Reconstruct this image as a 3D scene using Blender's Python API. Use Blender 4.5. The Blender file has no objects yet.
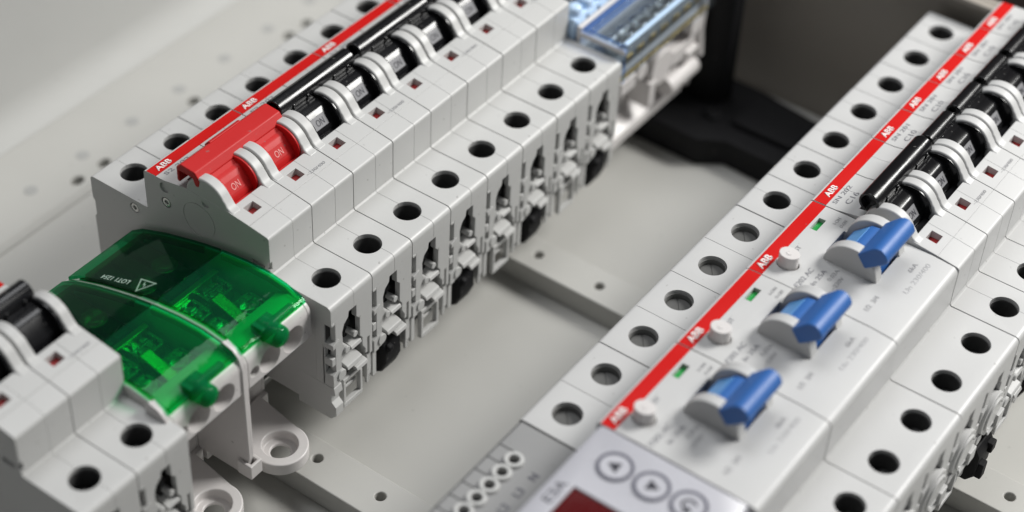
import bpy, bmesh, math, random
from mathutils import Vector, Matrix
random.seed(7)
S = 0.001                       # everything below is written in millimetres
GZ = 63.0                       # enclosure floor sits at z = -63 in device coordinates
RAIL = (0.0, 35.3, -44.0)       # device base: on the rail, centred
ROWB = (-0.85, -149.7)          # offset of the second row
sc = bpy.context.scene
COL = sc.collection

# ------------------------------------------------------------------ materials
def nodes(m):
    m.use_nodes = True
    return m.node_tree.nodes, m.node_tree.links, m.node_tree.nodes['Principled BSDF']

def plastic(name, col, rough=0.4, var=0.05, bump=0.02, scale=900.0, spec=0.5, smudge=0.08, coat=0.0):
    m = bpy.data.materials.new(name)
    n, l, b = nodes(m)
    tc = n.new('ShaderNodeTexCoord')
    big = n.new('ShaderNodeTexNoise'); big.inputs['Scale'].default_value = 55; big.inputs['Detail'].default_value = 5
    fine = n.new('ShaderNodeTexNoise'); fine.inputs['Scale'].default_value = scale; fine.inputs['Detail'].default_value = 3
    l.new(tc.outputs['Object'], big.inputs['Vector']); l.new(tc.outputs['Object'], fine.inputs['Vector'])
    mix = n.new('ShaderNodeMix'); mix.data_type = 'RGBA'
    c = Vector(col)
    mix.inputs['A'].default_value = (*[max(0, x*(1-var)) for x in c], 1)
    mix.inputs['B'].default_value = (*[min(1, x*(1+var)) for x in c], 1)
    l.new(big.outputs['Fac'], mix.inputs['Factor'])
    spk = n.new('ShaderNodeTexNoise'); spk.inputs['Scale'].default_value = 620; spk.inputs['Detail'].default_value = 1
    l.new(tc.outputs['Object'], spk.inputs['Vector'])
    sr = n.new('ShaderNodeMapRange'); sr.inputs['From Min'].default_value = 0.75; sr.inputs['From Max'].default_value = 0.80; sr.inputs['To Max'].default_value = 0.45
    l.new(spk.outputs['Fac'], sr.inputs['Value'])
    dm = n.new('ShaderNodeMix'); dm.data_type = 'RGBA'; l.new(sr.outputs['Result'], dm.inputs['Factor'])
    l.new(mix.outputs['Result'], dm.inputs['A']); dm.inputs['B'].default_value = (0.17, 0.165, 0.155, 1)
    l.new(dm.outputs['Result'], b.inputs['Base Color'])
    rr = n.new('ShaderNodeMapRange')
    rr.inputs['From Min'].default_value = 0.3; rr.inputs['From Max'].default_value = 0.7
    rr.inputs['To Min'].default_value = max(0.03, rough-smudge); rr.inputs['To Max'].default_value = rough+smudge
    l.new(big.outputs['Fac'], rr.inputs['Value']); l.new(rr.outputs['Result'], b.inputs['Roughness'])
    bp = n.new('ShaderNodeBump'); bp.inputs['Strength'].default_value = bump; bp.inputs['Distance'].default_value = 0.0004
    l.new(fine.outputs['Fac'], bp.inputs['Height']); l.new(bp.outputs['Normal'], b.inputs['Normal'])
    b.inputs['Specular IOR Level'].default_value = spec
    if coat: b.inputs['Coat Weight'].default_value = coat; b.inputs['Coat Roughness'].default_value = 0.15
    return m

def metal(name, col, rough=0.3, metallic=1.0):
    m = plastic(name, col, rough, 0.12, 0.05, 1500)
    m.node_tree.nodes['Principled BSDF'].inputs['Metallic'].default_value = metallic
    return m

def tinted(name, col, gloss=(1, 1, 1), rough=0.06, f0=0.06, gl_amt=0.4):
    """clear coloured plastic sheet: tinted transmission under a fresnel gloss"""
    m = bpy.data.materials.new(name); m.use_nodes = True
    n, l = m.node_tree.nodes, m.node_tree.links
    n.remove(n['Principled BSDF'])
    out = n['Material Output']
    tr = n.new('ShaderNodeBsdfTransparent'); tr.inputs['Color'].default_value = (*col, 1)
    gl = n.new('ShaderNodeBsdfGlossy'); gl.inputs['Color'].default_value = (*gloss, 1); gl.inputs['Roughness'].default_value = rough
    fr = n.new('ShaderNodeFresnel'); fr.inputs['IOR'].default_value = 1.5
    tc = n.new('ShaderNodeTexCoord')
    no = n.new('ShaderNodeTexNoise'); no.inputs['Scale'].default_value = 160; no.inputs['Detail'].default_value = 2
    l.new(tc.outputs['Object'], no.inputs['Vector'])
    bp = n.new('ShaderNodeBump'); bp.inputs['Strength'].default_value = 0.06; bp.inputs['Distance'].default_value = 0.001
    l.new(no.outputs['Fac'], bp.inputs['Height'])
    l.new(bp.outputs['Normal'], gl.inputs['Normal']); l.new(bp.outputs['Normal'], fr.inputs['Normal'])
    mx = n.new('ShaderNodeMixShader')
    ge = n.new('ShaderNodeNewGeometry'); mu = n.new('ShaderNodeMath'); mu.operation = 'MULTIPLY_ADD'
    mu.inputs[1].default_value = -gl_amt; mu.inputs[2].default_value = gl_amt
    l.new(ge.outputs['Backfacing'], mu.inputs[0])
    m3 = n.new('ShaderNodeMath'); m3.operation = 'MULTIPLY'; l.new(mu.outputs[0], m3.inputs[0]); l.new(fr.outputs['Fac'], m3.inputs[1])
    l.new(m3.outputs[0], mx.inputs['Fac']); l.new(tr.outputs['BSDF'], mx.inputs[1]); l.new(gl.outputs['BSDF'], mx.inputs[2])
    df = n.new('ShaderNodeBsdfDiffuse'); df.inputs['Color'].default_value = (*[min(1, c*0.5) for c in col], 1)
    m2 = n.new('ShaderNodeMixShader'); m2.inputs['Fac'].default_value = f0
    l.new(mx.outputs['Shader'], m2.inputs[1]); l.new(df.outputs['BSDF'], m2.inputs[2])
    l.new(m2.outputs['Shader'], out.inputs['Surface'])
    return m

M = dict(
    white=plastic('light_grey_plastic', (0.50, 0.50, 0.49), 0.42, 0.03, 0.03),
    white_b=plastic('pale_plastic', (0.50, 0.50, 0.497), 0.43, 0.03, 0.03),
    cream=plastic('white_moulded_plastic', (0.62, 0.595, 0.585), 0.35, 0.03, 0.03),
    grey=plastic('mid_grey_plastic', (0.26, 0.26, 0.26), 0.45, 0.04, 0.04),
    panel=plastic('glossy_front_panel', (0.47, 0.47, 0.51), 0.25, 0.02, 0.01),
    red_strip=plastic('red_printed_strip', (0.52, 0.006, 0.005), 0.5, 0.04, 0.01, spec=0.2),
    red=plastic('red_toggle_plastic', (0.50, 0.018, 0.018), 0.45, 0.06, 0.03, spec=0.25),
    red_flag=plastic('red_indicator', (0.30, 0.015, 0.015), 0.4, 0.1, 0.02),
    black=plastic('black_toggle_plastic', (0.007, 0.007, 0.008), 0.22, 0.2, 0.06, 500, smudge=0.10),
    black_matt=plastic('black_matt_plastic', (0.006, 0.006, 0.007), 0.6, 0.2, 0.05, spec=0.2),
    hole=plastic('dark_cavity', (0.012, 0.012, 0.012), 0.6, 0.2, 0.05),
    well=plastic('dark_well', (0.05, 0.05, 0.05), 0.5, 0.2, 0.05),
    cell=plastic('grey_cavity', (0.16, 0.16, 0.155), 0.6, 0.1, 0.05),
    blue=plastic('blue_toggle_plastic', (0.026, 0.12, 0.38), 0.5, 0.06, 0.03),
    blue_pale=plastic('blue_label_plastic', (0.10, 0.30, 0.62), 0.4, 0.05, 0.02),
    green_flag=plastic('green_indicator', (0.01, 0.28, 0.05), 0.4, 0.1, 0.02),
    label_grey=plastic('grey_label_plate', (0.25, 0.25, 0.26), 0.3, 0.1, 0.02),
    ink=plastic('black_ink', (0.02, 0.02, 0.03), 0.5),
    ink_grey=plastic('grey_ink', (0.20, 0.20, 0.22), 0.5),
    ink_pale=plastic('pale_grey_ink', (0.30, 0.30, 0.31), 0.5),
    ink_white=plastic('white_ink', (0.80, 0.72, 0.70), 0.5),
    ink_red=plastic('pale_red_ink', (0.75, 0.30, 0.28), 0.5),
    ink_blue=plastic('dark_blue_ink', (0.01, 0.05, 0.25), 0.5),
    ink_lid=plastic('pale_green_ink', (0.45, 0.62, 0.52), 0.5),
    ring=plastic('grey_violet_print', (0.07, 0.07, 0.10), 0.4),
    display=plastic('dark_red_display', (0.085, 0.004, 0.005), 0.12, 0.1, 0.0),
    steel=metal('steel', (0.62, 0.62, 0.60), 0.25),
    steel_dark=metal('dull_steel', (0.20, 0.20, 0.20), 0.42),
    screw_grey=plastic('dull_grey_screw', (0.085, 0.085, 0.082), 0.5, 0.1, 0.05),
    zinc=metal('zinc_rail', (0.55, 0.55, 0.54), 0.35),
    brass=metal('brass', (0.60, 0.42, 0.16), 0.3),
    sheet=plastic('painted_sheet', (0.47, 0.465, 0.44), 0.62, 0.03, 0.04, 1500),
    sheet_wall=plastic('wall_painted_sheet', (0.47, 0.47, 0.455), 0.75, 0.03, 0.04, 1500),
    sheet_shaded=plastic('shaded_end_sheet', (0.31, 0.28, 0.245), 0.45, 0.03, 0.04, 1500),  # same enclosure sheet, the end wall's shade put into a darker colour
    plug=plastic('grey_plug', (0.37, 0.37, 0.36), 0.5),
    room=plastic('dark_brown_wall', (0.05, 0.035, 0.028), 0.8),
    green=tinted('green_clear_plastic', (0.075, 0.82, 0.46), (0.6, 1.0, 0.75), 0.04, 0.05),
    green_deep=tinted('deep_green_clear_plastic', (0.04, 0.52, 0.28), (0.6, 0.95, 0.75), 0.06, 0.03),
    green_peg=tinted('green_moulded_peg', (0.02, 0.62, 0.22), (0.8, 1.0, 0.9), 0.08, 0.30),
    clear=tinted('blue_tinted_clear_plastic', (0.91, 0.955, 0.995), (1, 1, 1), 0.05, 0.03, 0.7),
    clear_blue=tinted('blue_clear_plastic', (0.46, 0.66, 0.97), (0.9, 0.95, 1), 0.08, 0.22),
    frost=plastic('pale_blue_plastic', (0.50, 0.66, 0.86), 0.2, 0.1, 0.2, 300),
)

# ------------------------------------------------------------------ mesh helpers
class MB:
    """collects shapes in millimetres, becomes ONE mesh"""
    def __init__(self): self.bm = bmesh.new(); self.mi = 0
    def _faces(self, fs):
        for f in fs: f.material_index = self.mi
    def prism(self, axis, pts, a0, a1):
        """polygon extruded along axis; pts are the two other coordinates in (x,y,z) order"""
        def v(p, a):
            return {'x': (a, p[0], p[1]), 'y': (p[0], a, p[1]), 'z': (p[0], p[1], a)}[axis]
        A = [self.bm.verts.new(v(p, a0)) for p in pts]; B = [self.bm.verts.new(v(p, a1)) for p in pts]
        n = len(pts); fs = [self.bm.faces.new(A), self.bm.faces.new(B[::-1])]
        for i in range(n): fs.append(self.bm.faces.new((A[i], B[i], B[(i+1) % n], A[(i+1) % n])))
        self._faces(fs); bmesh.ops.recalc_face_normals(self.bm, faces=fs)
        return self
    def box(self, x0, x1, y0, y1, z0, z1):
        return self.prism('z', [(x0, y0), (x1, y0), (x1, y1), (x0, y1)], z0, z1)
    def circ(self, axis, c, r, a0, a1, n=32, r2=None, sx=1.0, sy=1.0):
        """cylinder / cone frustum; c is the centre in the two other coordinates"""
        r2 = r if r2 is None else r2
        def v(p, a): return {'x': (a, p[0], p[1]), 'y': (p[0], a, p[1]), 'z': (p[0], p[1], a)}[axis]
        A, B = [], []
        for i in range(n):
            t = 2*math.pi*i/n; cx, cy = math.cos(t)*sx, math.sin(t)*sy
            A.append(self.bm.verts.new(v((c[0]+r*cx, c[1]+r*cy), a0))); B.append(self.bm.verts.new(v((c[0]+r2*cx, c[1]+r2*cy), a1)))
        fs = [self.bm.faces.new(A), self.bm.faces.new(B[::-1])]
        for i in range(n): fs.append(self.bm.faces.new((A[i], B[i], B[(i+1) % n], A[(i+1) % n])))
        self._faces(fs); bmesh.ops.recalc_face_normals(self.bm, faces=fs)
        return self
    def ring(self, axis, c, ro, ri, a0, a1, n=40, t0=0.0, t1=360.0):
        """ring or ring segment with a hole"""
        full = abs(t1-t0) >= 359.9; k = n if full else n+1
        def v(r, t, a):
            p = (c[0]+r*math.cos(t), c[1]+r*math.sin(t))
            return self.bm.verts.new({'x': (a, p[0], p[1]), 'y': (p[0], a, p[1]), 'z': (p[0], p[1], a)}[axis])
        L = []
        for i in range(k):
            t = math.radians(t0+(t1-t0)*i/n); L.append((v(ro, t, a0), v(ro, t, a1), v(ri, t, a1), v(ri, t, a0)))
        fs = []
        for i in range(n):
            a, b = L[i], L[(i+1) % k]
            for j in range(4): fs.append(self.bm.faces.new((a[j], a[(j+1) % 4], b[(j+1) % 4], b[j])))
        if not full: fs += [self.bm.faces.new(L[0]), self.bm.faces.new(L[-1][::-1])]
        self._faces(fs); bmesh.ops.recalc_face_normals(self.bm, faces=fs)
        return self
    def lathe(self, axis, c, pts, n=40):
        """closed solid of revolution; pts are (radius, along) from one end to the other"""
        def v(p, a): return self.bm.verts.new({'x': (a, p[0], p[1]), 'y': (p[0], a, p[1]), 'z': (p[0], p[1], a)}[axis])
        L = [[v((c[0]+r*math.cos(2*math.pi*i/n), c[1]+r*math.sin(2*math.pi*i/n)), a) for i in range(n)] for r, a in pts]
        fs = [self.bm.faces.new(L[0]), self.bm.faces.new(L[-1][::-1])]
        for j in range(len(L)-1):
            for i in range(n): fs.append(self.bm.faces.new((L[j][i], L[j][(i+1) % n], L[j+1][(i+1) % n], L[j+1][i])))
        self._faces(fs); bmesh.ops.recalc_face_normals(self.bm, faces=fs)
        return self
    def dome(self, axis, c, r, a0, h, n=24, k=6):
        """half ellipsoid cap from a0 to a0+h"""
        rings = []
        for j in range(k):
            t = math.pi/2*j/k
            rings.append((r*math.cos(t), a0+h*math.sin(t)))
        def v(p, a): return self.bm.verts.new({'x': (a, p[0], p[1]), 'y': (p[0], a, p[1]), 'z': (p[0], p[1], a)}[axis])
        L = [[v((c[0]+rr*math.cos(2*math.pi*i/n), c[1]+rr*math.sin(2*math.pi*i/n)), a) for i in range(n)] for rr, a in rings]
        top = v(c, a0+h); fs = [self.bm.faces.new(L[0])]
        for j in range(k-1):
            for i in range(n): fs.append(self.bm.faces.new((L[j][i], L[j][(i+1) % n], L[j+1][(i+1) % n], L[j+1][i])))
        for i in range(n): fs.append(self.bm.faces.new((L[-1][i], L[-1][(i+1) % n], top)))
        self._faces(fs); bmesh.ops.recalc_face_normals(self.bm, faces=fs)
        return self

def finish(me, smooth=40):
    me.shade_smooth(); me.set_sharp_from_angle(angle=math.radians(smooth))

def to_mesh(name, mb, mats, base):
    bmesh.ops.translate(mb.bm, verts=mb.bm.verts, vec=-Vector(base))
    bmesh.ops.scale(mb.bm, verts=mb.bm.verts, vec=(S, S, S))
    me = bpy.data.meshes.new(name); mb.bm.to_mesh(me); mb.bm.free()
    for m in (mats if isinstance(mats, (list, tuple)) else [mats]): me.materials.append(m)
    return me

def boolean(o, cut, base):
    me = o.data; name = me.name
    cm = to_mesh('cutter', cut, [m for m in me.materials], base); co = bpy.data.objects.new('cutter', cm); COL.objects.link(co)
    md = o.modifiers.new('cut', 'BOOLEAN'); md.operation = 'DIFFERENCE'; md.object = co; md.solver = 'EXACT'
    dg = bpy.context.evaluated_depsgraph_get(); dg.update()
    nm = bpy.data.meshes.new_from_object(o.evaluated_get(dg))
    o.modifiers.clear(); o.data = nm; nm.name = name
    bpy.data.objects.remove(co); bpy.data.meshes.remove(cm); bpy.data.meshes.remove(me)
    finish(o.data)

def obj(name, mb, mats, parent=None, base=(0, 0, 0), cut=None, bevel=0.0, seg=2, pbase=None):
    """link ONE mesh; base = thing's own base in the coordinates the shapes were written in"""
    me = to_mesh(name, mb, mats, base)
    o = bpy.data.objects.new(name, me); COL.objects.link(o)
    for c in ([] if cut is None else cut if isinstance(cut, list) else [cut]): boolean(o, c, base)
    finish(o.data)
    if bevel:
        b = o.modifiers.new('bevel', 'BEVEL'); b.width = bevel*S; b.segments = seg; b.limit_method = 'ANGLE'
        b.angle_limit = math.radians(42); b.harden_normals = True; b.use_clamp_overlap = True
    if parent: o.parent = parent
    return o

def thing(name, label, cat, loc, group=None):
    o = bpy.data.objects.new(name, None); COL.objects.link(o)
    o.empty_display_size = 0.01
    o.location = (loc[0]*S, loc[1]*S, (loc[2]+GZ)*S); o['label'] = label; o['category'] = cat
    if group: o['group'] = group
    return o

def tag(o, label, cat, group=None):
    o['label'] = label; o['category'] = cat
    if group: o['group'] = group

def struct(name, mb, mats, cut=None, bevel=0.0):
    o = obj(name, mb, mats, None, (0, 0, -GZ), cut, bevel); o['kind'] = 'structure'
    return o

def dup(root, loc, label, group=None):
    """copy of a thing with its parts and their sub-parts"""
    r = root.copy(); COL.objects.link(r)
    r.location = (loc[0]*S, loc[1]*S, (loc[2]+GZ+random.uniform(-0.12, 0.12))*S); r['label'] = label
    r.rotation_euler = (random.uniform(-0.002, 0.002), 0, 0)
    if group: r['group'] = group
    for ch in list(root.children):
        c = ch.copy(); COL.objects.link(c); c.parent = r
        for g in list(ch.children):
            d = g.copy(); COL.objects.link(d); d.parent = c
    return r

def text(body, mat, parent, base, at, u, v, height, width=None, name='lettering', bold=0.0, thick=0.04, lift=0.03):
    """raised ink: centred on at, reading along u, tops towards v"""
    cu = bpy.data.curves.new('txt', 'FONT'); cu.body = body; cu.align_x = 'CENTER'; cu.align_y = 'CENTER'
    cu.size = 1.0; cu.offset = bold; cu.resolution_u = 3
    to = bpy.data.objects.new('txt', cu); COL.objects.link(to)
    dg = bpy.context.evaluated_depsgraph_get(); dg.update()
    me = bpy.data.meshes.new_from_object(to.evaluated_get(dg))
    bpy.data.objects.remove(to); bpy.data.curves.remove(cu)
    xs = [w.co.x for w in me.vertices]; ys = [w.co.y for w in me.vertices]
    w0, h0 = max(xs)-min(xs), max(ys)-min(ys); cx, cy = (max(xs)+min(xs))/2, (max(ys)+min(ys))/2
    sy = height/h0; sx = sy if width is None else width/w0
    u = Vector(u).normalized(); v = Vector(v).normalized(); n = u.cross(v); P = Vector(at)-Vector(base)
    bm = bmesh.new(); bm.from_mesh(me); bpy.data.meshes.remove(me)
    for w in bm.verts:
        w.co = (P + u*((w.co.x-cx)*sx) + v*((w.co.y-cy)*sy) + n*lift)*S
    r = bmesh.ops.extrude_face_region(bm, geom=bm.faces[:])
    bmesh.ops.translate(bm, verts=[e for e in r['geom'] if isinstance(e, bmesh.types.BMVert)], vec=n*thick*S)
    bmesh.ops.recalc_face_normals(bm, faces=bm.faces)
    m2 = bpy.data.meshes.new(name); bm.to_mesh(m2); bm.free(); m2.materials.append(mat)
    o = bpy.data.objects.new(name, m2); COL.objects.link(o)
    if parent: o.parent = parent
    return o

def arc(c, r, t0, t1, n):
    return [(c[0]+r*math.cos(math.radians(t0+(t1-t0)*i/n)), c[1]+r*math.sin(math.radians(t0+(t1-t0)*i/n))) for i in range(n+1)]

X, Y, Z = (1, 0, 0), (0, 1, 0), (0, 0, 1)
P = 17.5

# ------------------------------------------------------------------ breaker housing
NOSE = ([(12.0, 12.3)] + arc((13.0, 12.35), 1.0, 180, 98, 5) + [(18.7, 14.15), (26.0, 15.0), (41.9, 15.2), (49.4, 13.75), (55.9, 13.5)]
        + arc((56.2, 12.6), 0.9, 90, 0, 4))
def profile(front=-8.7, nose=NOSE):
    """outline of a device in (y, z), rail at the bottom; below the shoulder the front steps back"""
    return ([(-3.0, -6.2), (front, -6.2), (front, -1.6)] + arc((front+1.6, -1.6), 1.6, 180, 90, 5)[1:]
            + [(11.5, 0.0), (12.0, 0.5)] + nose + [(57.1, 0.0)]
            + arc((78.0, -1.3), 1.3, 90, 0, 4)
            + [(79.3, -8), (78.6, -9), (78.6, -14), (79.3, -15), (79.3, -42), (54, -42), (54, -36.5), (17, -36.5), (17, -40.5), (-3.0, -40.5)])

LUG = ([(24.2, 13.0), (24.2, 14.85), (25.6, 15.25), (26.6, 16.0), (27.25, 17.0)] + arc((34.2, 14.3), 7.2, 152, 8, 18)
       + [(41.6, 14.9), (42.4, 14.6), (42.4, 13.0)])

def half_shells(mb, x0, split, x1, prof):
    mb.prism('x', prof, x0, split-0.03); mb.prism('x', prof, split+0.03, x1)

def front_details(bm_, x0, odd, solid_leg=False):
    """clamp window columns, tabs, ledges on the wire side of one pole (x0 = its left edge)"""
    f = -8.7; b = -6.9
    q = lambda a0, a1, y0, y1, z0, z1: bm_.box(x0+a0, x0+a1, y0, y1, z0, z1)
    # thin cheeks at both seams, a hollow between them
    q(0.15, 0.8, f+2.55, -2.9, -6.1, -41.0); q(16.8, 17.35, f+1.0, -2.9, -6.1, -41.0)
    # left column with snap notches at the seam
    bm_.prism('y', [(x0+1.7, -6.1), (x0+7.6, -6.1), (x0+7.3, -8.2), (x0+5.6, -9.6), (x0+4.7, -12.0), (x0+4.9, -16.5), (x0+5.8, -18.0), (x0+5.8, -20.2),
                    (x0+4.2, -22), (x0+4.2, -30), (x0+1.7, -30)], f, b)
    q(0.15, 1.7, f+2.6, b+1.6, -15.7, -30)
    q(0.15, 1.7, f-0.1, f+2.6, -6.1, -7.0)
    bm_.prism('y', [(x0+0.15, -13.8), (x0+2.8, -12.9), (x0+2.8, -14.6), (x0+0.15, -15.6)], f-0.45, f+2.6)
    q(0.15, 1.7, f, f+2.6, -19.2, -22.0)
    bm_.prism('y', [(x0+0.15, -25.4), (x0+2.4, -24.6), (x0+2.4, -30), (x0+0.15, -30)], f-0.3, f+2.6)
    # knob on the edge of the window, one lobe on each column foot
    bm_.circ('y', (x0+6.0, -19.2), 1.1, f-0.7, b+1, 16)
    bm_.circ('y', (x0+3.6, -27.0), 1.7, f-0.7, b+1, 20)
    bm_.circ('y', (x0+10.6, -17.4), 1.0, f+0.3, -3, 14)
    # right column, broad and plain
    bm_.prism('y', [(x0+10.6, -6.1), (x0+17.35, -6.1), (x0+17.35, -29.0), (x0+16.0, -29.0), (x0+16.0, -22.0), (x0+15.2, -22.0), (x0+15.2, -27.6), (x0+14.2, -27.6), (x0+14.2, -25.6), (x0+13.0, -23.4), (x0+13.0, -20.4), (x0+12.0, -19.0),
                    (x0+12.0, -12.2), (x0+10.6, -10.6)], f, b)
    # tilted clamp ledges inside the window
    bm_.prism('x', [(f-0.3, -21.4), (f+0.1, -20.4), (-3, -18.4), (-3, -20.6)], x0+8.2, x0+12.6)
    bm_.prism('x', [(f-1.2, -26.6), (f-0.8, -25.4), (-3, -23.4), (-3, -26.0)], x0+5.4, x0+11.8)
    bm_.prism('x', [(f-1.3, -29.9), (f-0.9, -28.8), (-3, -27.2), (-3, -29.6)], x0+9.2, x0+14.0)
    # lower part: legs at both sides and pocket frame
    if not solid_leg: q(0.5, 2.2, f+0.6, b, -30.02, -40.2)
    q(15.2, 17.1, f+0.4, b, -29.02, -37.6); q(15.8, 16.8, f+1.0, b, -37.62, -41.4)
    if solid_leg:
        bm_.prism('x', [(f-0.4, -30.02), (4, -30.02), (4, -42.8), (f+1.0, -42.8), (f-0.9, -40.6), (f-0.9, -37.5), (f+0.7, -36), (f+0.7, -33.5), (f-0.8, -32.6)], x0+0.05, x0+3.4)
    if not odd:
        q(5.0, 13.2, f+0.3, b, -31.2, -32.6); q(5.0, 13.2, f+0.3, b, -40.6, -42.2)
        q(5.0, 6.0, f+0.3, b, -32.6, -40.6); q(12.2, 13.2, f+0.3, b, -32.6, -40.6)
        q(6.0, 12.2, f+2.4, b, -36.2, -37.2)

def terminal(parent, x, y, steel='steel_dark', depth=6.0, r=4.0):
    """dark well with a slotted screw at the bottom"""
    mb = MB()
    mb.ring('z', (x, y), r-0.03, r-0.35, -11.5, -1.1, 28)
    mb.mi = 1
    t = math.radians(36); gap = 3 if steel == 'screw_grey' else 8
    mb.circ('z', (x, y), r-0.4, -11.5, -depth-0.6, 28)
    h = r-0.5
    for sgn in (1, -1):                     # two half discs leave the slot open
        pts = [(x+h*math.cos(t+sgn*a), y+h*math.sin(t+sgn*a)) for a in [math.radians(gap+(180-2*gap)*i/14) for i in range(15)]]
        mb.prism('z', pts, -depth-0.6, -depth+(0 if steel != 'screw_grey' else -0.42))
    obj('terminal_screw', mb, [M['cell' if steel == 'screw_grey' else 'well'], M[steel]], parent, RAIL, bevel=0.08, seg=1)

def mcb_pole(root, x0, first, mat, odd, leg, rivets=False):
    """one pole: housing with its wells, window, clamp parts"""
    mb = MB(); half_shells(mb, x0+0.14, x0+9.7, x0+P-0.14, profile())
    cut = MB()
    cut.circ('z', (x0+8.75, 0), 4.0, -12, 3, 40); cut.circ('z', (x0+8.75, 70.6), 4.0, -12, 3, 40)
    cut.box(x0+3.45, x0+14.05, 26.6, 44.0, 5.5, 18)
    cut.box(x0+4.0, x0+7.8, 21.0, 24.3, 12.4, 18)
    cut.box(x0-1, x0+P+1, 18.62, 18.78, 13.95, 16)
    if rivets:
        for (yy, zz, r) in ((62.3, -1.4-1.6, 1.7), (49.3, 5.9, 1.8), (49.6, 11.0, 1.7), (34.4, 13.4, 1.35)): cut.circ('x', (yy, zz), r, x0-1, x0+0.75, 20)
        cut.ring('x', (37.2, 6.0), 5.8, 5.55, x0-1, x0+0.3, 36)
        cut.box(x0-1, x0+1.0, 14.0, 18.4, 1.2, 2.9); cut.box(x0-1, x0+1.0, 11.0, 12.9, 2.0, 4.6)
    h = obj('pole_housing', mb, mat, root, RAIL, cut, 0.28)
    lg = MB(); lg.prism('x', LUG, x0+0.24, x0+3.5); lg.prism('x', LUG, x0+14.0, x0+P-0.24)
    obj('toggle_guard', lg, mat, h, RAIL, bevel=0.55, seg=3)
    fd = MB(); front_details(fd, x0, odd, leg)
    obj('clamp_frame', fd, mat, h, RAIL, bevel=0.22)
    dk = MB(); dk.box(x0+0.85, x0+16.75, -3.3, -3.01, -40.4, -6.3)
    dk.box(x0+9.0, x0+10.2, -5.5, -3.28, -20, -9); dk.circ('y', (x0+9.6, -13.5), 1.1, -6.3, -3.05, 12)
    obj('clamp_shade_insert', dk, M['hole'], h, RAIL)  # black insert, stands in for the shade deep inside the hollow
    for y in (0, 70.6): terminal(h, x0+8.75, y, 'steel_dark' if mat == M['white'] else 'steel_dark', 6.8)
    fl = MB(); fl.box(x0+4.05, x0+7.75, 21.05, 24.25, 12.3, 12.6); obj('contact_flag', fl, M['red_flag'], h, RAIL)
    if rivets:
        rv = MB()
        for (yy, zz) in ((62.3, -3.0), (49.3, 5.9)): rv.ring('x', (yy, zz), 1.45, 0.7, x0+0.2, x0+0.8, 20)
        obj('rivet', rv, M['steel'], h, RAIL, bevel=0.1)
    if odd:
        cl = MB(); f = -8.0
        cl.prism('x', [(f+1, -30.2), (f-0.8, -33), (f-1.0, -38.5), (f+0.6, -42.6), (f+2.4, -43.8), (-2.5, -43.8), (-2.5, -30.2)], x0+5.0, x0+12.6)
        cl.prism('x', [(f-2.0, -32.4), (f-2.0, -34.2), (f, -35.0), (f, -31.6)], x0+5.8, x0+8.2)
        obj('rail_clip', cl, M['black_matt'], h, RAIL, bevel=0.8, seg=3)
    return h

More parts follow.
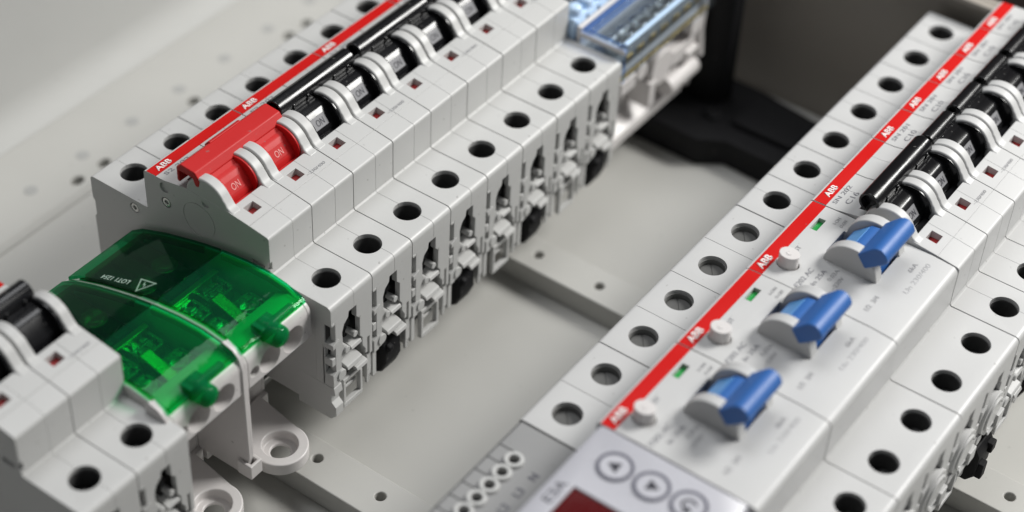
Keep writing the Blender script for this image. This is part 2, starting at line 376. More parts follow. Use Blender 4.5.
def mcb(poles, colour, mat, label, loc, rating, series, abb_x=4.9, rivets=False, group=None, legfirst=True, plate=True):
    root = thing('circuit_breaker', label, 'circuit breaker', (loc[0], loc[1]+RAIL[1], RAIL[2]), group)
    for i in range(poles):
        mcb_pole(root, i*P, i == 0, mat, (i % 2 == 1), legfirst and i == 0, rivets and i == 0)
    # toggle: one rocker in each pole, one bar across
    c = (34.2, 14.3)
    for i in range(poles):
        mb = MB(); x0 = i*P
        mb.prism('x', [(29.3, 8.0), (29.3, 13.6), (29.7, 14.5), (33.0, 18.8), (33.7, 19.2), (36.6, 19.6), (38.8, 18.4), (40.0, 16.4), (40.0, 8.0)], x0+3.75, x0+13.75)
        if colour != 'red':
            mb.prism('x', [(34.8, 19.3), (38.2, 19.7), (41.0, 19.7), (38.6, 17.0)], x0+3.9, x0+13.6)
        else:
            mb.prism('x', [(34.0, 19.0), (38.8, 21.6), (42.0, 20.0), (39.0, 17.0)], x0+3.9, x0+13.6)
        ch = [(27.9, 8.0)] + [(27.9, 13.5)] + arc((34.2, 14.2), 6.75, 172, 2, 18) + [(40.9, 8.0)]
        mb.prism('x', ch, x0+13.3, x0+14.07); mb.prism('x', ch, x0+3.43, x0+4.0)
        mb.box(x0+3.5, x0+14.0, 26.65, 29.2, 5.55, 12.8)
        t = obj('toggle', mb, M[colour], root, RAIL, bevel=0.25)
        if not plate: continue
        pl = MB(); d = Vector((0, 3.3, 4.3)).normalized(); nn = Vector((0, -4.3, 3.3)).normalized()
        o0 = Vector((0, 29.7, 14.5)); w = Vector((1, 0, 0))
        a = o0+d*0.5; b = o0+d*4.1
        pl.prism('x', [(a.y, a.z), (b.y, b.z), (b.y+nn.y*0.12, b.z+nn.z*0.12), (a.y+nn.y*0.12, a.z+nn.z*0.12)], x0+4.25, x0+11.2)
        obj('label_plate', pl, M['label_grey' if colour == 'black' else 'red'], t, RAIL)
        mid = o0+d*2.2+nn*0.12
        text('ON', M['ink' if colour == 'black' else 'ink_red'], t, RAIL, (x0+8.6, mid.y, mid.z), w, d, 2.0, 3.1)
    L = poles*P
    bar = MB()
    if colour == 'red':
        sh = lambda L_: [(y+2.3, z-2.8) for y, z in L_]
        bar.prism('x', sh([(34.0, 20.8), (33.4, 23.0), (35.2, 25.4), (40.2, 25.8), (41.9, 24.2), (41.9, 19.4), (40.9, 19.2), (40.9, 23.2), (36.2, 23.0), (35.2, 20.6)]), 0.1, L-0.6)
        bar.prism('x', sh([(40.0, 24.6), (40.0, 26.15), (41.0, 25.9), (42.25, 24.4), (42.2, 22.5)]), 11.5, 24.0)
        obj('toggle_bar', bar, M['red'], root, RAIL, bevel=0.35)
    else:
        cc = (40.7, 20.6) if poles == 2 else (40.9, 19.2); rb = 3.0 if poles == 2 else 2.5
        bar.ring('x', cc, rb, rb-0.75, 0.4, L-2.6, 36, -75, 215)
        bar.circ('x', cc, rb-0.7, 2.6, L-3.8, 24)
        for i in range(poles):
            bar.prism('x', [(cc[0]-rb*0.75, cc[1]-1.0), (cc[0]-rb-0.7, cc[1]-2.0), (cc[0]-1.2, cc[1]-3.3), (cc[0]+1.0, cc[1]-2.4)], i*P+4.5, i*P+12.6)
            bar.box(i*P+5.0, i*P+6.0, cc[0]-rb-0.35, cc[0]-1, cc[1]-1.0, cc[1]+0.6); bar.box(i*P+11.0, i*P+12.0, cc[0]-rb-0.35, cc[0]-1, cc[1]-1.0, cc[1]+0.6)
        obj('toggle_bar', bar, M['black'], root, RAIL, bevel=0.28)
    st = MB(); st.prism('x', [(52.4, 13.4), (52.4, 13.75), (56.1, 13.56), (56.1, 13.3)], 0.24, L-0.24)
    s = obj('brand_strip', st, M['red_strip'], root, RAIL)
    text('ABB', M['ink_white'], s, RAIL, (abb_x, 54.25, 13.68), X, Y, 2.0, 5.6, bold=0.03)
    text(series, M['ink_grey'], root, RAIL, (7.0, 51.0, 13.72), X, (0, 1, -0.04), 1.3, 9.5, name='type_marking')
    text(rating, M['ink_grey'], root, RAIL, (7.0, 48.0, 14.04), X, (0, 1, -0.18), 1.7, 6.0, name='rating_marking')
    for i in range(poles):
        if (i % 2) == 1 or poles == 1:
            text('~230/400', M['ink_pale'], root, RAIL, (i*P+11.6, 20.3, 14.36), X, (0, 1, 0.115), 0.95, 7.4, name='voltage_marking')
    return root

# ---- row of breakers behind
GA = 'breakers in the row behind the terminal blocks'
red_brk = mcb(2, 'red', M['white'], 'two-pole breaker with a red toggle bar, beside the green-lidded terminal blocks', (0, 0), 'C16', 'S2 202', rivets=True, group=GA)
blk_brk = mcb(2, 'black', M['white'], 'black-toggled two-pole breaker directly next to the red-toggled breaker', (2*P, 0), 'C16', 'S2 202', group=GA, legfirst=False)
dup(blk_brk, (4*P, RAIL[1], RAIL[2]), 'black-toggled two-pole breaker in its row, second after the red-toggled one', GA)
dup(blk_brk, (6*P, RAIL[1], RAIL[2]), 'black-toggled two-pole breaker touching the blue-lidded terminal block', GA)
near_brk = mcb(2, 'black', M['white'], 'black-toggled two-pole breaker on the open side of the green-lidded blocks, in the photo corner', (-89.35, 0), 'C16', 'S2 202', rivets=True, group=GA, plate=False)

# ---- row in front: one two-pole, then single poles
GB = 'breakers in the front row with the red strip'
mcb(2, 'black', M['white_b'], 'two-pole breaker with a long black bar, next to the last blue toggle', (6*P+ROWB[0], ROWB[1]), 'C16', 'SN 202', abb_x=6.4, group=GB, legfirst=False)
single = mcb(1, 'black', M['white_b'], 'single-pole breaker touching the long-barred two-pole breaker of the front row', (8*P+ROWB[0], ROWB[1]), 'C10', 'SN 201', group=GB, legfirst=False)
for k, lb in enumerate(('single-pole breaker, second along from the long-barred two-pole breaker in the front row',
                        'single-pole breaker in the middle of the five at the end of the front row',
                        'single-pole breaker last but one before the end of the front row',
                        'outermost single-pole breaker ending the front row, beside the dark enclosure end wall')):
    dup(single, ((9+k)*P+ROWB[0], ROWB[1]+RAIL[1], RAIL[2]), lb, GB)

# ------------------------------------------------------------------ residual current devices (blue toggles)
def rcd(label, loc, group):
    root = thing('residual_current_device', label, 'safety switch', (loc[0], loc[1]+RAIL[1], RAIL[2]), group)
    mat = M['white_b']; W = 2*P
    nose = ([(12.0, 11.2)] + arc((14.0, 11.4), 2.0, 180, 97, 7) + [(20.0, 13.9), (46.0, 14.0), (55.9, 13.5)] + arc((56.2, 12.6), 0.9, 90, 0, 4))
    mb = MB(); mb.prism('x', profile(nose=nose), 0.2, W-0.2)
    cut = MB()
    for i in range(2):
        for y in (0, 70.6): cut.circ('z', (i*P+8.75, y), 4.0, -12, 3, 40)
    cut.box(18.6, 28.6, 27.0, 43.2, 4.5, 18)
    cut.box(24.1, 29.5, 49.1, 51.2, 12.3, 16)
    cut.circ('z', (7.8, 48.7), 3.0, 8.0, 18, 32, sx=0.88, sy=1.08)
    cut.box(P-0.09, P+0.09, 57.0, 80, -0.25, 1)
    h = obj('housing', mb, mat, root, RAIL, cut, 0.45, 3)
    lug = [(26.3, 12.6), (26.6, 14.3)] + arc((34.6, 13.6), 7.9, 172, 6, 22) + [(42.9, 12.6)]
    lg = MB(); lg.prism('x', lug, 15.3, 18.75); lg.prism('x', lug, 28.45, 31.9)
    obj('toggle_guard', lg, mat, root, RAIL, bevel=0.4)
    fd = MB()
    for i in range(2):
        front_details(fd, i*P, i == 1)
        fd.circ('y', (i*P+9.0, -21), 6.6, -9.6, -6.5, 30); fd.ring('y', (i*P+9.0, -21), 5.2, 4.2, -10.2, -9.4, 30, 20, 250)
        fd.box(i*P+13.0, i*P+17.0, -10.4, -6, -25, -29.5)
    obj('clamp_frame', fd, mat, root, RAIL, bevel=0.25)
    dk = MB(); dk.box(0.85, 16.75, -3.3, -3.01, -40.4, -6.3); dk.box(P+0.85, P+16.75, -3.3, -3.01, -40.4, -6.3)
    obj('clamp_shade_insert', dk, M['hole'], root, RAIL)  # black sheets painted for the shade behind the clamp windows
    cl = MB(); f = -9.4
    cl.prism('x', [(f, -31.5), (f-1.4, -34), (f-1.4, -41.5), (f+0.6, -44.2), (-2.5, -44.2), (-2.5, -31.5)], P+4.0, P+13.6)
    cl.box(P+5, P+8, f-3.0, f, -42.5, -37); cl.box(P+10, P+13, f-2.6, f, -36.5, -33)
    obj('rail_clip', cl, M['black_matt'], root, RAIL, bevel=0.4)
    for i in range(2):
        terminal(root, i*P+8.75, 70.6, 'screw_grey', 2.2); terminal(root, i*P+8.75, 0, 'steel_dark', 6.0)
    # blue toggle, thrown towards the wire side
    c = (34.6, 13.6)
    mb = MB(); mb.prism('x', [(28.2, 7), (28.2, 16.5), (30.2, 19.6), (32.2, 20.9), (35.6, 20.5), (40.3, 16.0), (40.8, 14.6), (40.8, 7)], 19.0, 28.2)
    t = obj('toggle', mb, M['blue'], root, RAIL, bevel=0.3)
    d = Vector((0, 4.7, -4.5)).normalized(); nn = Vector((0, 4.5, 4.7)).normalized(); o0 = Vector((0, 35.6, 20.5))
    a = o0+d*0.4; b = o0+d*5.8
    pl = MB(); pl.prism('x', [(a.y, a.z), (b.y, b.z), (b.y+nn.y*0.12, b.z+nn.z*0.12), (a.y+nn.y*0.12, a.z+nn.z*0.12)], 19.9, 27.3)
    obj('label_plate', pl, M['blue_pale'], t, RAIL)
    mid = o0+d*3.1+nn*0.12
    text('O', M['ink_blue'], t, RAIL, (23.6, mid.y, mid.z), X, -d, 3.0, 2.6)
    bar = MB()
    pad = [(30.2, 17.9), (33.0, 21.4), (29.2, 25.4), (28.0, 26.1), (26.7, 26.1), (25.2, 25.0), (24.5, 23.5), (24.7, 22.4), (25.6, 21.6)]
    bar.prism('x', pad, 14.2, 30.2)
    obj('toggle_bar', bar, M['blue'], root, RAIL, bevel=0.45, seg=3)
    # test button, leaning pill
    tb = MB(); tb.circ('z', (7.8, 48.7), 2.75, 8.2, 17.7, 36, 2.65, sx=0.9, sy=1.05); tb.ring('z', (7.8, 48.7), 0.9, 0.6, 17.6, 17.85, 20, 30, 250)
    obj('test_button', tb, M['cream'], root, RAIL, bevel=0.7, seg=4)
    fl = MB(); fl.box(24.15, 29.45, 49.15, 51.15, 12.2, 12.5); obj('status_flag', fl, M['green_flag'], root, RAIL)
    st = MB(); st.prism('x', [(52.1, 13.4), (52.1, 13.77), (56.1, 13.56), (56.1, 13.3)], 0.24, W-0.24)
    s = obj('brand_strip', st, M['red_strip'], root, RAIL)
    text('ABB', M['ink_white'], s, RAIL, (4.9, 54.1, 13.70), X, Y, 2.3, 6.0, bold=0.03)
    zt = lambda y: 13.5+(55.9-y)/9.9*0.5 if y > 46 else 13.9+(y-20)/26*0.1 if y > 20 else 12.9+(y-13)/7*1.02
    def mark(s_, x, y, hgt, wid, ink='ink_grey', nm='marking'):
        slope = (zt(y+0.5)-zt(y-0.5))
        text(s_, M[ink], root, RAIL, (x, y, zt(y)+0.02), X, (0, 1, slope), hgt, wid, name=nm)
    mark('TEST', 13.6, 49.6, 1.3, 4.6); mark('F202 AC', 5.6, 42.6, 1.5, 8.6)
    mark('In 25A', 8.0, 39.6, 1.3, 7.0); mark('0.03A', 11.2, 37.0, 1.2, 5.2, 'ink_pale'); mark('~230V', 9.0, 34.6, 1.2, 6.0, 'ink_pale')
    mark('I-ON', 31.0, 46.6, 1.0, 3.2, 'ink_pale'); mark('O-OFF', 31.0, 44.6, 1.0, 3.6, 'ink_pale')
    mark('Un 230/400', 24.0, 19.0, 1.4, 14.0, 'ink_pale'); mark('6kA', 27.0, 21.8, 1.3, 4.0, 'ink_pale'); mark('1/2  3/4', 8.0, 24.0, 1.4, 6.5, 'ink_pale')
    return root
GR = 'blue-toggled safety switches in the front row'
r0 = rcd('blue-toggled safety switch touching the display module', ROWB, GR)
dup(r0, (2*P+ROWB[0], ROWB[1]+RAIL[1], RAIL[2]), 'blue-toggled safety switch in the middle of the three', GR)
dup(r0, (4*P+ROWB[0], ROWB[1]+RAIL[1], RAIL[2]), 'blue-toggled safety switch touching the black-toggled two-pole breaker', GR)

# ------------------------------------------------------------------ display module
def meter():
    root = thing('display_module', 'grey and white module with round arrow buttons and a dark red display', 'control module', (ROWB[0], ROWB[1]+RAIL[1], RAIL[2]))
    W = -71.0
    mb = MB(); mb.prism('x', [(-8.7, -42), (-8.7, -1), (-7.7, 0), (12.0, 0), (12.6, 9.0), (57.0, 9.0), (57.6, 0.0), (78.0, -0.2), (79.2, -1.4), (79.2, -42)], W, -0.35)
    cut = MB()
    for k in range(12):
        cut.circ('z', (-12.2-5.1*k, 72.0), 1.55, -8, 2, 24)
        cut.box(-9.75-5.1*k, -9.45-5.1*k, 74.0, 80, -1.2, 1)
    obj('housing', mb, M['grey'], root, RAIL, cut, 0.35)
    rg = MB()
    for k in range(12): rg.ring('z', (-12.2-5.1*k, 72.0), 2.5, 1.45, -1.0, 0.8, 28)
    obj('terminal_collar', rg, M['white'], root, RAIL, bevel=0.2)
    fp = MB(); fp.prism('x', [(13.2, 8.8), (14.2, 14.6), (15.0, 15.2), (54.2, 15.2), (55.2, 14.5), (56.6, 8.8)], W+0.2, -1.3)
    cut = MB(); cut.box(-68, -21.3, 26.0, 49.2, 14.3, 17)
    panel = obj('front_panel', fp, M['panel'], root, RAIL, cut, 0.5, 3)
    ds = MB(); ds.box(-67.9, -21.4, 26.1, 49.1, 14.2, 14.75); obj('display', ds, M['display'], panel, RAIL)
    for k, (x, y) in enumerate(((-10.6, 44.9), (-10.4, 34.9), (-10.0, 25.0))):
        b = MB(); b.circ('z', (x, y), 4.3, 15.0, 15.45, 48)
        bo = obj('button', b, M['panel'], root, RAIL, bevel=0.2)
        r = MB(); r.ring('z', (x, y), 4.5, 3.7, 15.46, 15.54, 48); obj('button_ring', r, M['ring'], bo, RAIL)
        a = MB()
        if k == 0: a.prism('z', [(x+2.0*math.cos(math.radians(t)), y+2.0*math.sin(math.radians(t))) for t in (212, 332, 92)], 15.46, 15.56)
        if k == 1: a.prism('z', [(x+2.0*math.cos(math.radians(t)), y+2.0*math.sin(math.radians(t))) for t in (32, 152, 272)], 15.46, 15.56)
        if k == 2:
            a.ring('z', (x, y), 1.9, 1.25, 15.46, 15.56, 24, -60, 180); a.prism('z', [(x-2.9, y+0.2), (x-0.2, y+0.2), (x-1.6, y-1.6)], 15.46, 15.56)
        obj('arrow_symbol', a, M['ink'], bo, RAIL)
    text('E3A', M['ink'], root, RAIL, (-25.2, 51.8, 15.2), X, Y, 2.6, 7.4, name='type_marking')
    for k, s_ in enumerate(('N', 'L3', 'L2', 'L1')):
        text(s_, M['ring'], root, RAIL, (-13.5-6.2*k, 65.2, 0), X, Y, 2.2, name='terminal_marking')
meter()

# ------------------------------------------------------------------ distribution terminal blocks under green lids
LID = [(61.5, -9.0), (57, -5.9), (48, -2.4), (39.5, 0.2), (33, 2.0), (26.6, 3.4), (18, 4.7), (10, 5.1), (4, 4.3), (-1.6, 2.7)]
def terminal_block(label, x0, group):
    b = (x0+13.2, 30.0, -50.0)
    root = thing('terminal_block', label, 'terminal block', b, group)
    g = lambda k: x0+k
    W = 26.5
    under = [(y, z-1.7) for y, z in LID]
    side = ([(66, -44), (66, -15), (62.5, -10.8)] + under[1:-1] + [(1.2, 1.0)] + arc((0.2, -3.0), 3.7, 95, 180, 6)
            + [(-3.5, -11.3), (2, -11.8), (12, -14), (15, -18), (15, -44)])
    core = [(66, -44), (66, -15), (60, -13), (58, -18), (30, -16), (29.8, -9), (8, -9), (7, -0.5), (3, 1.4), (1.2, 1.0)] + arc((0.2, -3.0), 3.7, 95, 180, 6) + [(-3.5, -11.3), (2, -11.8), (12, -14), (15, -18), (15, -44)]
    sw = MB(); sw.prism('x', side, g(0.1), g(1.5)); sw.prism('x', side, g(W-1.5), g(W-0.1))
    obj('side_wall', sw, M['cream'], root, b, bevel=0.35)
    mb = MB(); mb.prism('x', core, g(1.52), g(W-1.52))
    cut = MB()
    for x, r in ((19.0, 4.0), (9.8, 4.0), (3.85, 1.7)): cut.circ('y', (g(x), -7.0), r, -9, 6, 32)
    h = obj('housing', mb, M['cream'], root, b, cut, 0.3)
    fin = MB()
    fin.prism('x', [(-4.1, -36), (-3.9, -3), (-3.0, 0.8), (-1.0, 2.9), (2.5, 4.0), (4, 2.0), (3, -10), (8, -16), (14, -20), (15, -44), (-2, -44), (-3.6, -39)], g(-1.15), g(0.0))
    fin.prism('x', [(-3.7, -36), (-3.5, -3), (-2.6, 0.4), (-0.6, 2.4), (2.5, 3.6), (3.4, 2.0), (0, -10), (1, -44), (-2, -44), (-3.2, -39)], g(0.2), g(1.2))
    obj('partition', fin, M['cream'], root, b, bevel=0.25)
    # mounting foot: base plate running out into a round ear with a screw seat
    pl = MB(); pl.box(g(0.5), g(W-0.5), 13.5, 66, -50, -44.02)
    obj('base_plate', pl, M['cream'], root, b, bevel=0.4)
    ear = MB(); ex, ey = g(11.9), -3.2; er = 7.9; zt, zb = -42.0, -46.2
    ear.prism('z', [(ex-10.4, 13.4), (ex-8.6, 2.0)] + arc((ex, ey), er, 175, 365, 32) + [(ex+8.6, 2.0), (ex+10.4, 13.4)], zb, zt)
    cut = MB(); cut.lathe('z', (ex, ey), [(2.8, zb-4), (2.8, zt-2.9), (4.9, zt-2.9), (4.9, zt+3)], 40)
    e = obj('mounting_ear', ear, M['cream'], root, b, cut)
    cut2 = [(ex, ey)] + arc((ex, ey), 9.5, 222, 318, 10)
    cc = MB(); cc.prism('z', cut2, zt-1.7, zt+3)
    boolean(e, cc, b)
    e_b = e.modifiers.new('bevel', 'BEVEL'); e_b.width = 0.5*S; e_b.segments = 3; e_b.limit_method = 'ANGLE'; e_b.angle_limit = math.radians(42); e_b.harden_normals = True
    lt = MB(); lt.box(g(-2.4), g(2.2), -5.6, -0.5, -42.6, -37.6)
    cut = MB(); cut.box(g(-1.2), g(1.0), -4.6, -2.0, -41.5, -35)
    obj('latch', lt, M['cream'], root, b, cut, 0.4)
    # inside: dark carrier, clamps, screws
    ca = MB(); ca.box(g(2), g(W-2), 31, 57, -15.8, -9.5)
    for x in (7.0, 13.2, 19.5): ca.box(g(x-2.4), g(x+2.4), 32, 55, -9.5, -6.6)
    ca.mi = 1; ca.box(g(1.7), g(W-1.7), 8.3, 29.4, -8.97, -8.2)
    obj('busbar_carrier', ca, [M['hole'], M['cell']], root, b, bevel=0.4)
    for x, y, z in ((8.0, 22.5, -5.0), (18.5, 24.5, -5.0), (19.6, 12.5, -3.5), (7.2, 12.6, -3.8), (8.5, 40, -4.2), (18.5, 42, -4.8)):
        s = MB(); s.circ('z', (g(x), y), 2.9, -9.5, z, 24); s.ring('z', (g(x), y), 3.6, 2.9, -9.4, z-1.0, 24)
        c2 = [MB().box(g(x)-3.3, g(x)+3.3, y-0.5, y+0.5, z-0.9, z+1), MB().box(g(x)-0.5, g(x)+0.5, y-3.3, y+3.3, z-0.7, z+1)]
        obj('clamp_screw', s, M['steel'], root, b, c2, 0.25)
    bb = MB(); bb.prism('x', [(8.5, -8.1), (8.5, -5.0), (19.5, -1.6), (20.5, -2.4), (20.5, -8.1)], g(13.0), g(16.6))
    bb.box(g(3), g(23.5), 26.5, 28.5, -8.1, -3.0)
    obj('busbar', bb, M['brass'], root, b, bevel=0.3)
    cg = MB()
    for x, y in ((7.2, 12.6), (19.6, 12.4), (8.0, 22.4), (18.6, 24.2)):
        for dx, dy, w_, d_ in ((-4.0, 0, 0.8, 6.4), (4.0, 0, 0.8, 6.4), (0, -3.6, 7.2, 0.8), (0, 3.6, 7.2, 0.8)):
            cg.box(g(x)+dx-w_/2, g(x)+dx+w_/2, y+dy-d_/2, y+dy+d_/2, -8.15, -4.6)
        for k in range(5):
            t = k*1.257+x; cg.circ('z', (g(x)+3.1*math.cos(t), y+2.9*math.sin(t)), 0.55, -8.1, -3.4, 8, 0.2)
    obj('clamp_cage', cg, M['steel'], root, b, bevel=0.12)
    # lid in two leaves, front lip, snap knob
    def leaf(pts, th=1.25):
        lo = [(y, z-th) for y, z in pts]
        return pts+lo[::-1]
    ld = MB(); i = 4
    ld.prism('x', leaf(LID[i+1:]), g(0.9), g(W-0.9))
    ld.prism('x', [(-1.6, 2.65), (-2.6, 1.9), (-2.6, 0.9), (-1.6, 1.45)], g(0.9), g(W-0.9))
    for a in (0.9, W-1.9): ld.prism('x', [(y, z-1.26) for y, z in LID[i+1:]]+[(y, z-3.2) for y, z in LID[i+1:]][::-1], g(a), g(a+1.0))
    lo = obj('lid', ld, M['green'], root, b, bevel=0.2)
    rl = MB(); rl.prism('x', leaf(LID[:i+1]+[(26.9, 3.35)]), g(0.9), g(W-0.9))
    rl.box(g(2.5), g(W-2.5), 55.2, 56.4, -8.5, -6.3)
    for a in (0.9, W-1.9): rl.prism('x', [(y, z-1.26) for y, z in LID[1:i+1]]+[(y, z-3.2) for y, z in LID[1:i+1]][::-1], g(a), g(a+1.0))
    ro = obj('rear_lid', rl, M['green_deep'], root, b, bevel=0.2); ro['label'] = 'darker rear half of the green lid with a warning mark'
    kn = MB(); kn.circ('y', (g(11.6), 1.0), 3.1, -5.6, 1.0, 28); kn.dome('y', (g(11.6), 1.0), 3.1, -5.6, -2.0)
    kn.circ('x', (-2.0, 3.0), 1.2, g(11.0), g(20.5), 16); kn.box(g(8.4), g(14.8), -2.6, 1.5, -1.4, 3.6)
    obj('lid_knob', kn, M['green_peg'], root, b, bevel=0.3)
    return root, b, g
GT = 'terminal blocks under green lids'
for x0, lb in ((-28.1, 'green-lidded terminal block touching the red-toggled breaker'), (-54.9, 'green-lidded terminal block touching the breaker in the photo corner')):
    root, b, g = terminal_block(lb, x0, GT)
    # printed on the rear leaf, reading towards the back
    yy = 41.5; zz = 0.2
    rear = [c for c in root.children if c.name.startswith('rear_lid')][0]
    slope = -0.31
    text('LOT1 1254', M['ink_lid'], rear, b, (g(2.6), 44.2, -1.1), (0, 1, -0.36), (-1, 0, 0), 1.7, 11.0, name='lid_lettering')
    tr = MB()
    def tri(cx, cy, r, ri, z):
        o = [(cx+r*math.cos(math.radians(180+120*k)), cy+r*math.sin(math.radians(180+120*k))) for k in range(3)]
        i_ = [(cx+ri*math.cos(math.radians(180+120*k)), cy+ri*math.sin(math.radians(180+120*k))) for k in range(3)]
        h = lambda y: 2.0-(y-33.0)*(1.8/6.5)
        for k in range(3):
            q = [o[k], o[(k+1) % 3], i_[(k+1) % 3], i_[k]]
            f = [tr.bm.verts.new((p[0], p[1], h(p[1])+0.12)) for p in q]; tr.bm.faces.new(f)
        bolt = [(1.6, 0.9), (-0.5, 0.3), (-0.2, -0.1), (-1.9, -0.9), (0.3, -0.4), (0.1, 0.0)]
        f = [tr.bm.verts.new((cx+p[0]*0.9, cy+p[1]*0.9, h(cy+p[1]*0.9)+0.12)) for p in bolt]; tr.bm.faces.new(f)
        bmesh.ops.solidify(tr.bm, geom=tr.bm.faces[:], thickness=0.06)
    tri(g(3.9), 34.6, 3.5, 2.7, 2.0)
    obj('warning_mark', tr, M['ink_lid'], rear, b)

# ------------------------------------------------------------------ blue-lidded terminal block at the far end
def blue_block():
    b = (168.0, 35.0, -44.0)
    root = thing('terminal_block', 'terminal block with a clear blue lid over a row of screws', 'terminal block', b)
    x0, x1 = 140.5, 197.0
    mb = MB()
    mb.prism('x', [(-4.5, -9), (-4.5, -13), (1.5, -15), (1.5, -20), (70, -20), (70, -3), (8.5, -3), (8.5, -6), (-3.5, -6)], x0, x1)
    mb.prism('x', [(3, -20), (3, -36), (-2.8, -40), (-2.8, -44), (70, -44), (70, -20)], x0, x1-5)
    mb.box(x0, x1, 7.6, 9.2, -4, 5.4)
    mb.prism('x', [(-6.5, 2), (-6.0, -20), (-7, -30), (-3, -31), (-3, -44), (70, -44), (70, 3), (12, 5)], x1-2.6, x1)
    h = obj('housing', mb, M['cream'], root, b, bevel=0.5)
    lg = MB()
    lg.circ('y', (172, -22), 6.5, -5.5, 3.0, 26); lg.box(178, 192, -5.5, 2.8, -26, -19.5); lg.circ('y', (160, -17), 3.2, -5.0, 3.0, 20)
    lg.box(148, 157, -4.6, 2.8, -21, -15.5); lg.prism('x', [(-7, -24), (2.8, -20), (2.8, -33), (-5, -31)], 186, 193); lg.box(164, 168, -6, 2.8, -34, -24)
    lg.circ('y', (190, -14.5), 3.6, -6.8, 2.5, 20); lg.circ('x', (-4.5, -33), 3.4, 176, 194, 20)
    obj('clamp_foot', lg, M['cream'], root, b, bevel=0.6)
    dk = MB(); dk.box(x0+1.6, x1-3, -6.4, 7.3, -5.95, -3.2); obj('screw_carrier', dk, M['cell'], root, b)
    for k in range(8):
        x = 147.2+6.9*k
        s = MB(); s.circ('z', (x, -0.6), 3.0, -3.2, 1.0, 22); c = MB(); c.box(x-3, x+3, -1.0, -0.2, -0.8, 2)
        obj('clamp_screw', s, M['steel'], root, b, c, 0.3)
    br = MB(); br.box(x0+0.5, x1-3, -7.6, -6.6, -9.6, -8.4)
    for k in range(8): br.box(144.6+6.9*k, 148.4+6.9*k, -7.3, -6.6, -3.6, -1.4)
    obj('busbar', br, M['brass'], root, b, bevel=0.2)
    ld = MB(); ld.box(x0+0.3, x1-0.2, -8.6, 7.2, 4.0, 5.0); ld.box(x0+0.3, x1-0.2, -8.6, -7.7, -8.8, 3.98); ld.box(x0+0.3, x0+1.2, -7.6, 7.2, -2.5, 3.98)
    lid = obj('lid', ld, M['clear'], root, b, bevel=0.2)
    ed = MB(); ed.box(x0+0.2, x1-0.2, 4.6, 6.9, 5.02, 5.7); ed.box(x0+0.2, x1-0.2, 3.0, 3.9, 5.02, 5.5); ed.box(x0+0.2, x0+1.0, -8.3, 4.5, 5.02, 5.5); ed.box(x0+0.25, x0+1.0, -9.0, -8.62, -8.6, 5)
    obj('lid_rim', ed, M['clear_blue'], lid, b, bevel=0.2)
    fr = MB(); fr.box(x0+1.2, x1-0.2, -8.9, -7.2, 5.02, 5.7); 
    fw = MB(); fw.box(x0-0.2, x0+1.4, -8.9, 8.0, 2.2, 3.9); obj('lid_seat', fw, M['cream'], root, b, bevel=0.3)
    obj('lid_edge', fr, M['frost'], lid, b, bevel=0.3)
    up = MB()
    up.box(x0, x1, 10.0, 58.0, -3, 7.0)
    for k in range(9): up.circ('z', (x0+3.2+6.2*k, 12.6), 2.5, 6.9, 9.0, 20); up.dome('z', (x0+3.2+6.2*k, 12.6), 2.5, 9.0, 1.5)
    for k in range(9): up.box(x0+0.8+6.2*k, x0+5.4+6.2*k, 9.4, 10.0, 0, 6)
    obj('upper_tier', up, M['frost'], root, b, bevel=0.4)
    mt = MB()
    for k in range(9): mt.circ('z', (x0+5+6.2*k, 19), 3.0, 7.0, 12.0, 20)
    mt.box(x0, x1, 16, 58, 7.02, 9)
    obj('terminal_row', mt, M['steel_dark'], root, b, bevel=0.4)
blue_block()

# ------------------------------------------------------------------ rails and enclosure
def rail(label, dy, xa, xb):
    mb = MB(); z0 = -54.6
    mb.prism('x', [(17.9, -44.4), (17.9, -45.4), (23.0, -45.4), (23.0, z0), (47.6, z0), (47.6, -45.4), (52.7, -45.4), (52.7, -44.4), (46.6, -44.4), (46.6, z0+1), (24.0, z0+1), (24.0, -44.4)], xa, xb)
    bmesh.ops.translate(mb.bm, verts=mb.bm.verts, vec=(0, dy, 0))
    o = obj('mounting_rail', mb, M['zinc'], None, ((xa+xb)/2, 35.3+dy, z0), bevel=0.2)
    o.location = ((xa+xb)/2*S, (35.3+dy)*S, (z0+GZ)*S)
    tag(o, label, 'mounting rail', 'steel rails under the devices')
rail('steel rail under the row with the green-lidded blocks', 0, -100, 199)
rail('steel rail under the row with the blue toggles', ROWB[1], -80, 228)

fl = MB(); fl.box(-260, 232, -420, 160.5, -71, -63)
fl.box(-260, 231, 92, 126.4, -62.98, -57.2)
for xa, xb in ((-13.0, 1.0), (96.2, 109.8)):
    fl.box(xa, xb, -420, 91.9, -62.99, -55)
fl.prism('x', [(126.5, -62.99), (126.5, -57.3), (128.8, -55), (160.4, -55), (160.4, -62.99)], -260, 231.5)
cut = MB()
for k in range(-14, 6):
    cut.circ('z', (-5.3, -29.5+22.7*k), 1.55, -62, -50, 20); cut.circ('z', (103.0, -29.7+23.2*k), 1.55, -62, -50, 20)
for x, y in ((38.8, 132.2), (50.5, 131.9), (93.2, 131.9), (142.6, 131.8), (152.5, 131.9)): cut.circ('z', (x, y), 2.4, -61, -50, 20, sx=1.0, sy=0.8)
struct_floor = struct('enclosure_floor', fl, M['sheet'], cut, 0.5)

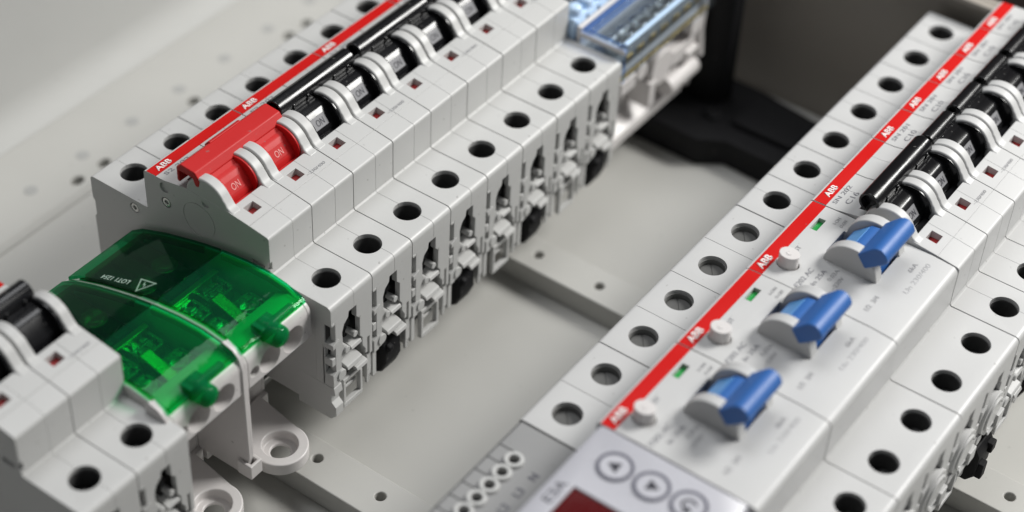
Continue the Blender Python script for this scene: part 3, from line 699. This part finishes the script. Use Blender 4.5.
pg = MB()
for k in range(-3, 9): pg.circ('z', (26.0+23.05*k, 140.0), 2.3, -55.5, -54.85, 20)
obj('hole_plug', pg, M['plug'], struct_floor, (0, 0, -GZ), bevel=0.15)
wl = MB(); wl.prism('x', [(161, -71), (161, -55.6), (163.0, -54.4), (166.0, -52.0), (168.2, -48.5), (169.4, -44.0), (170.5, 60), (199, 60), (199, -71)], -260, 232)
struct('enclosure_side_wall', wl, M['sheet_wall'], None, 0.8)
ew = MB(); ew.box(232.5, 235, -420, 199, -71, 7.5); ew.box(229.0, 232.49, -420, 199, 5.6, 7.5)
struct('enclosure_end_wall', ew, M['sheet_shaded'], None, 0.6)
bg = MB(); bg.box(900, 910, -1500, 1500, -700, 900)
struct('background_wall', bg, M['room'])

# black plastic bracket at the end of the rails
br = MB()
br.prism('z', [(181, 30), (181, -17), (187, -25), (186, -45), (190, -54), (214, -54), (219, -20), (219, 30)], -62.9, -52)
br.prism('z', [(201, 30), (200, -8), (203, -13), (209, -14), (211, 30)], -52, 30)
br.circ('z', (196, -14), 3.0, -52, -50.6, 24); br.box(195, 212, -46, -22, -52.1, -49.8)
o = obj('plastic_bracket', br, M['black_matt'], None, (200, 0, -63), bevel=3.0, seg=4)
o.location = (200*S, 0, 0)
tag(o, 'black plastic corner bracket standing on the floor beyond the blue-lidded terminal block', 'bracket')

# ------------------------------------------------------------------ light
w = bpy.data.worlds.new('World'); sc.world = w; w.use_nodes = True
w.node_tree.nodes['Background'].inputs['Color'].default_value = (0.92, 0.96, 1.0, 1)
w.node_tree.nodes['Background'].inputs['Strength'].default_value = 0.13
def area(name, loc, tgt, size, power, col=(1, 1, 1), sy=None):
    d = bpy.data.lights.new(name, 'AREA'); d.size = size*S; d.energy = power; d.color = col
    if sy: d.shape = 'RECTANGLE'; d.size_y = sy*S
    o = bpy.data.objects.new(name, d); COL.objects.link(o)
    p = Vector((loc[0], loc[1], loc[2]+GZ))*S; t = Vector((tgt[0], tgt[1], tgt[2]+GZ))*S
    o.location = p; o.rotation_euler = (t-p).to_track_quat('-Z', 'Y').to_euler()
area('window_light', (600, -420, 560), (80, -40, 0), 300, 9.3, (1.0, 0.99, 0.96))
area('ceiling_light', (180, 160, 900), (60, -40, 0), 500, 4.0, (0.97, 0.98, 1.0))

# ------------------------------------------------------------------ camera (solved from the photograph)
R = ((0.5848961211289132, -0.8100181850458572, 0.04203650060086056), (-0.5270775705805182, -0.4189609087020403, -0.7393652626195295), (0.6165109586038919, 0.4102953775909768, -0.6719910275043619))
cd = bpy.data.cameras.new('camera'); co = bpy.data.objects.new('camera', cd); COL.objects.link(co)
m = Matrix(((R[0][0], -R[1][0], -R[2][0]), (R[0][1], -R[1][1], -R[2][1]), (R[0][2], -R[1][2], -R[2][2])))
co.matrix_world = Matrix.Translation(Vector((-271.4158, -245.6666, 346.8789+GZ))*S) @ m.to_4x4()
cd.sensor_width = 36.0; cd.sensor_fit = 'HORIZONTAL'; cd.lens = 1893.783*36/1024
cd.clip_start = 0.02; cd.clip_end = 20
cd.dof.use_dof = True; cd.dof.focus_distance = 0.518; cd.dof.aperture_fstop = 66.58/10.5; cd.dof.aperture_blades = 0
sc.camera = co
sc.view_settings.view_transform = 'Standard'; sc.view_settings.look = 'None'
sc.view_settings.exposure = 0.0; sc.view_settings.gamma = 1.0
sc.render.engine = 'CYCLES'
sc.cycles.use_denoising = True
sc.cycles.max_bounces = 10; sc.cycles.transparent_max_bounces = 24; sc.cycles.diffuse_bounces = 4; sc.cycles.glossy_bounces = 4
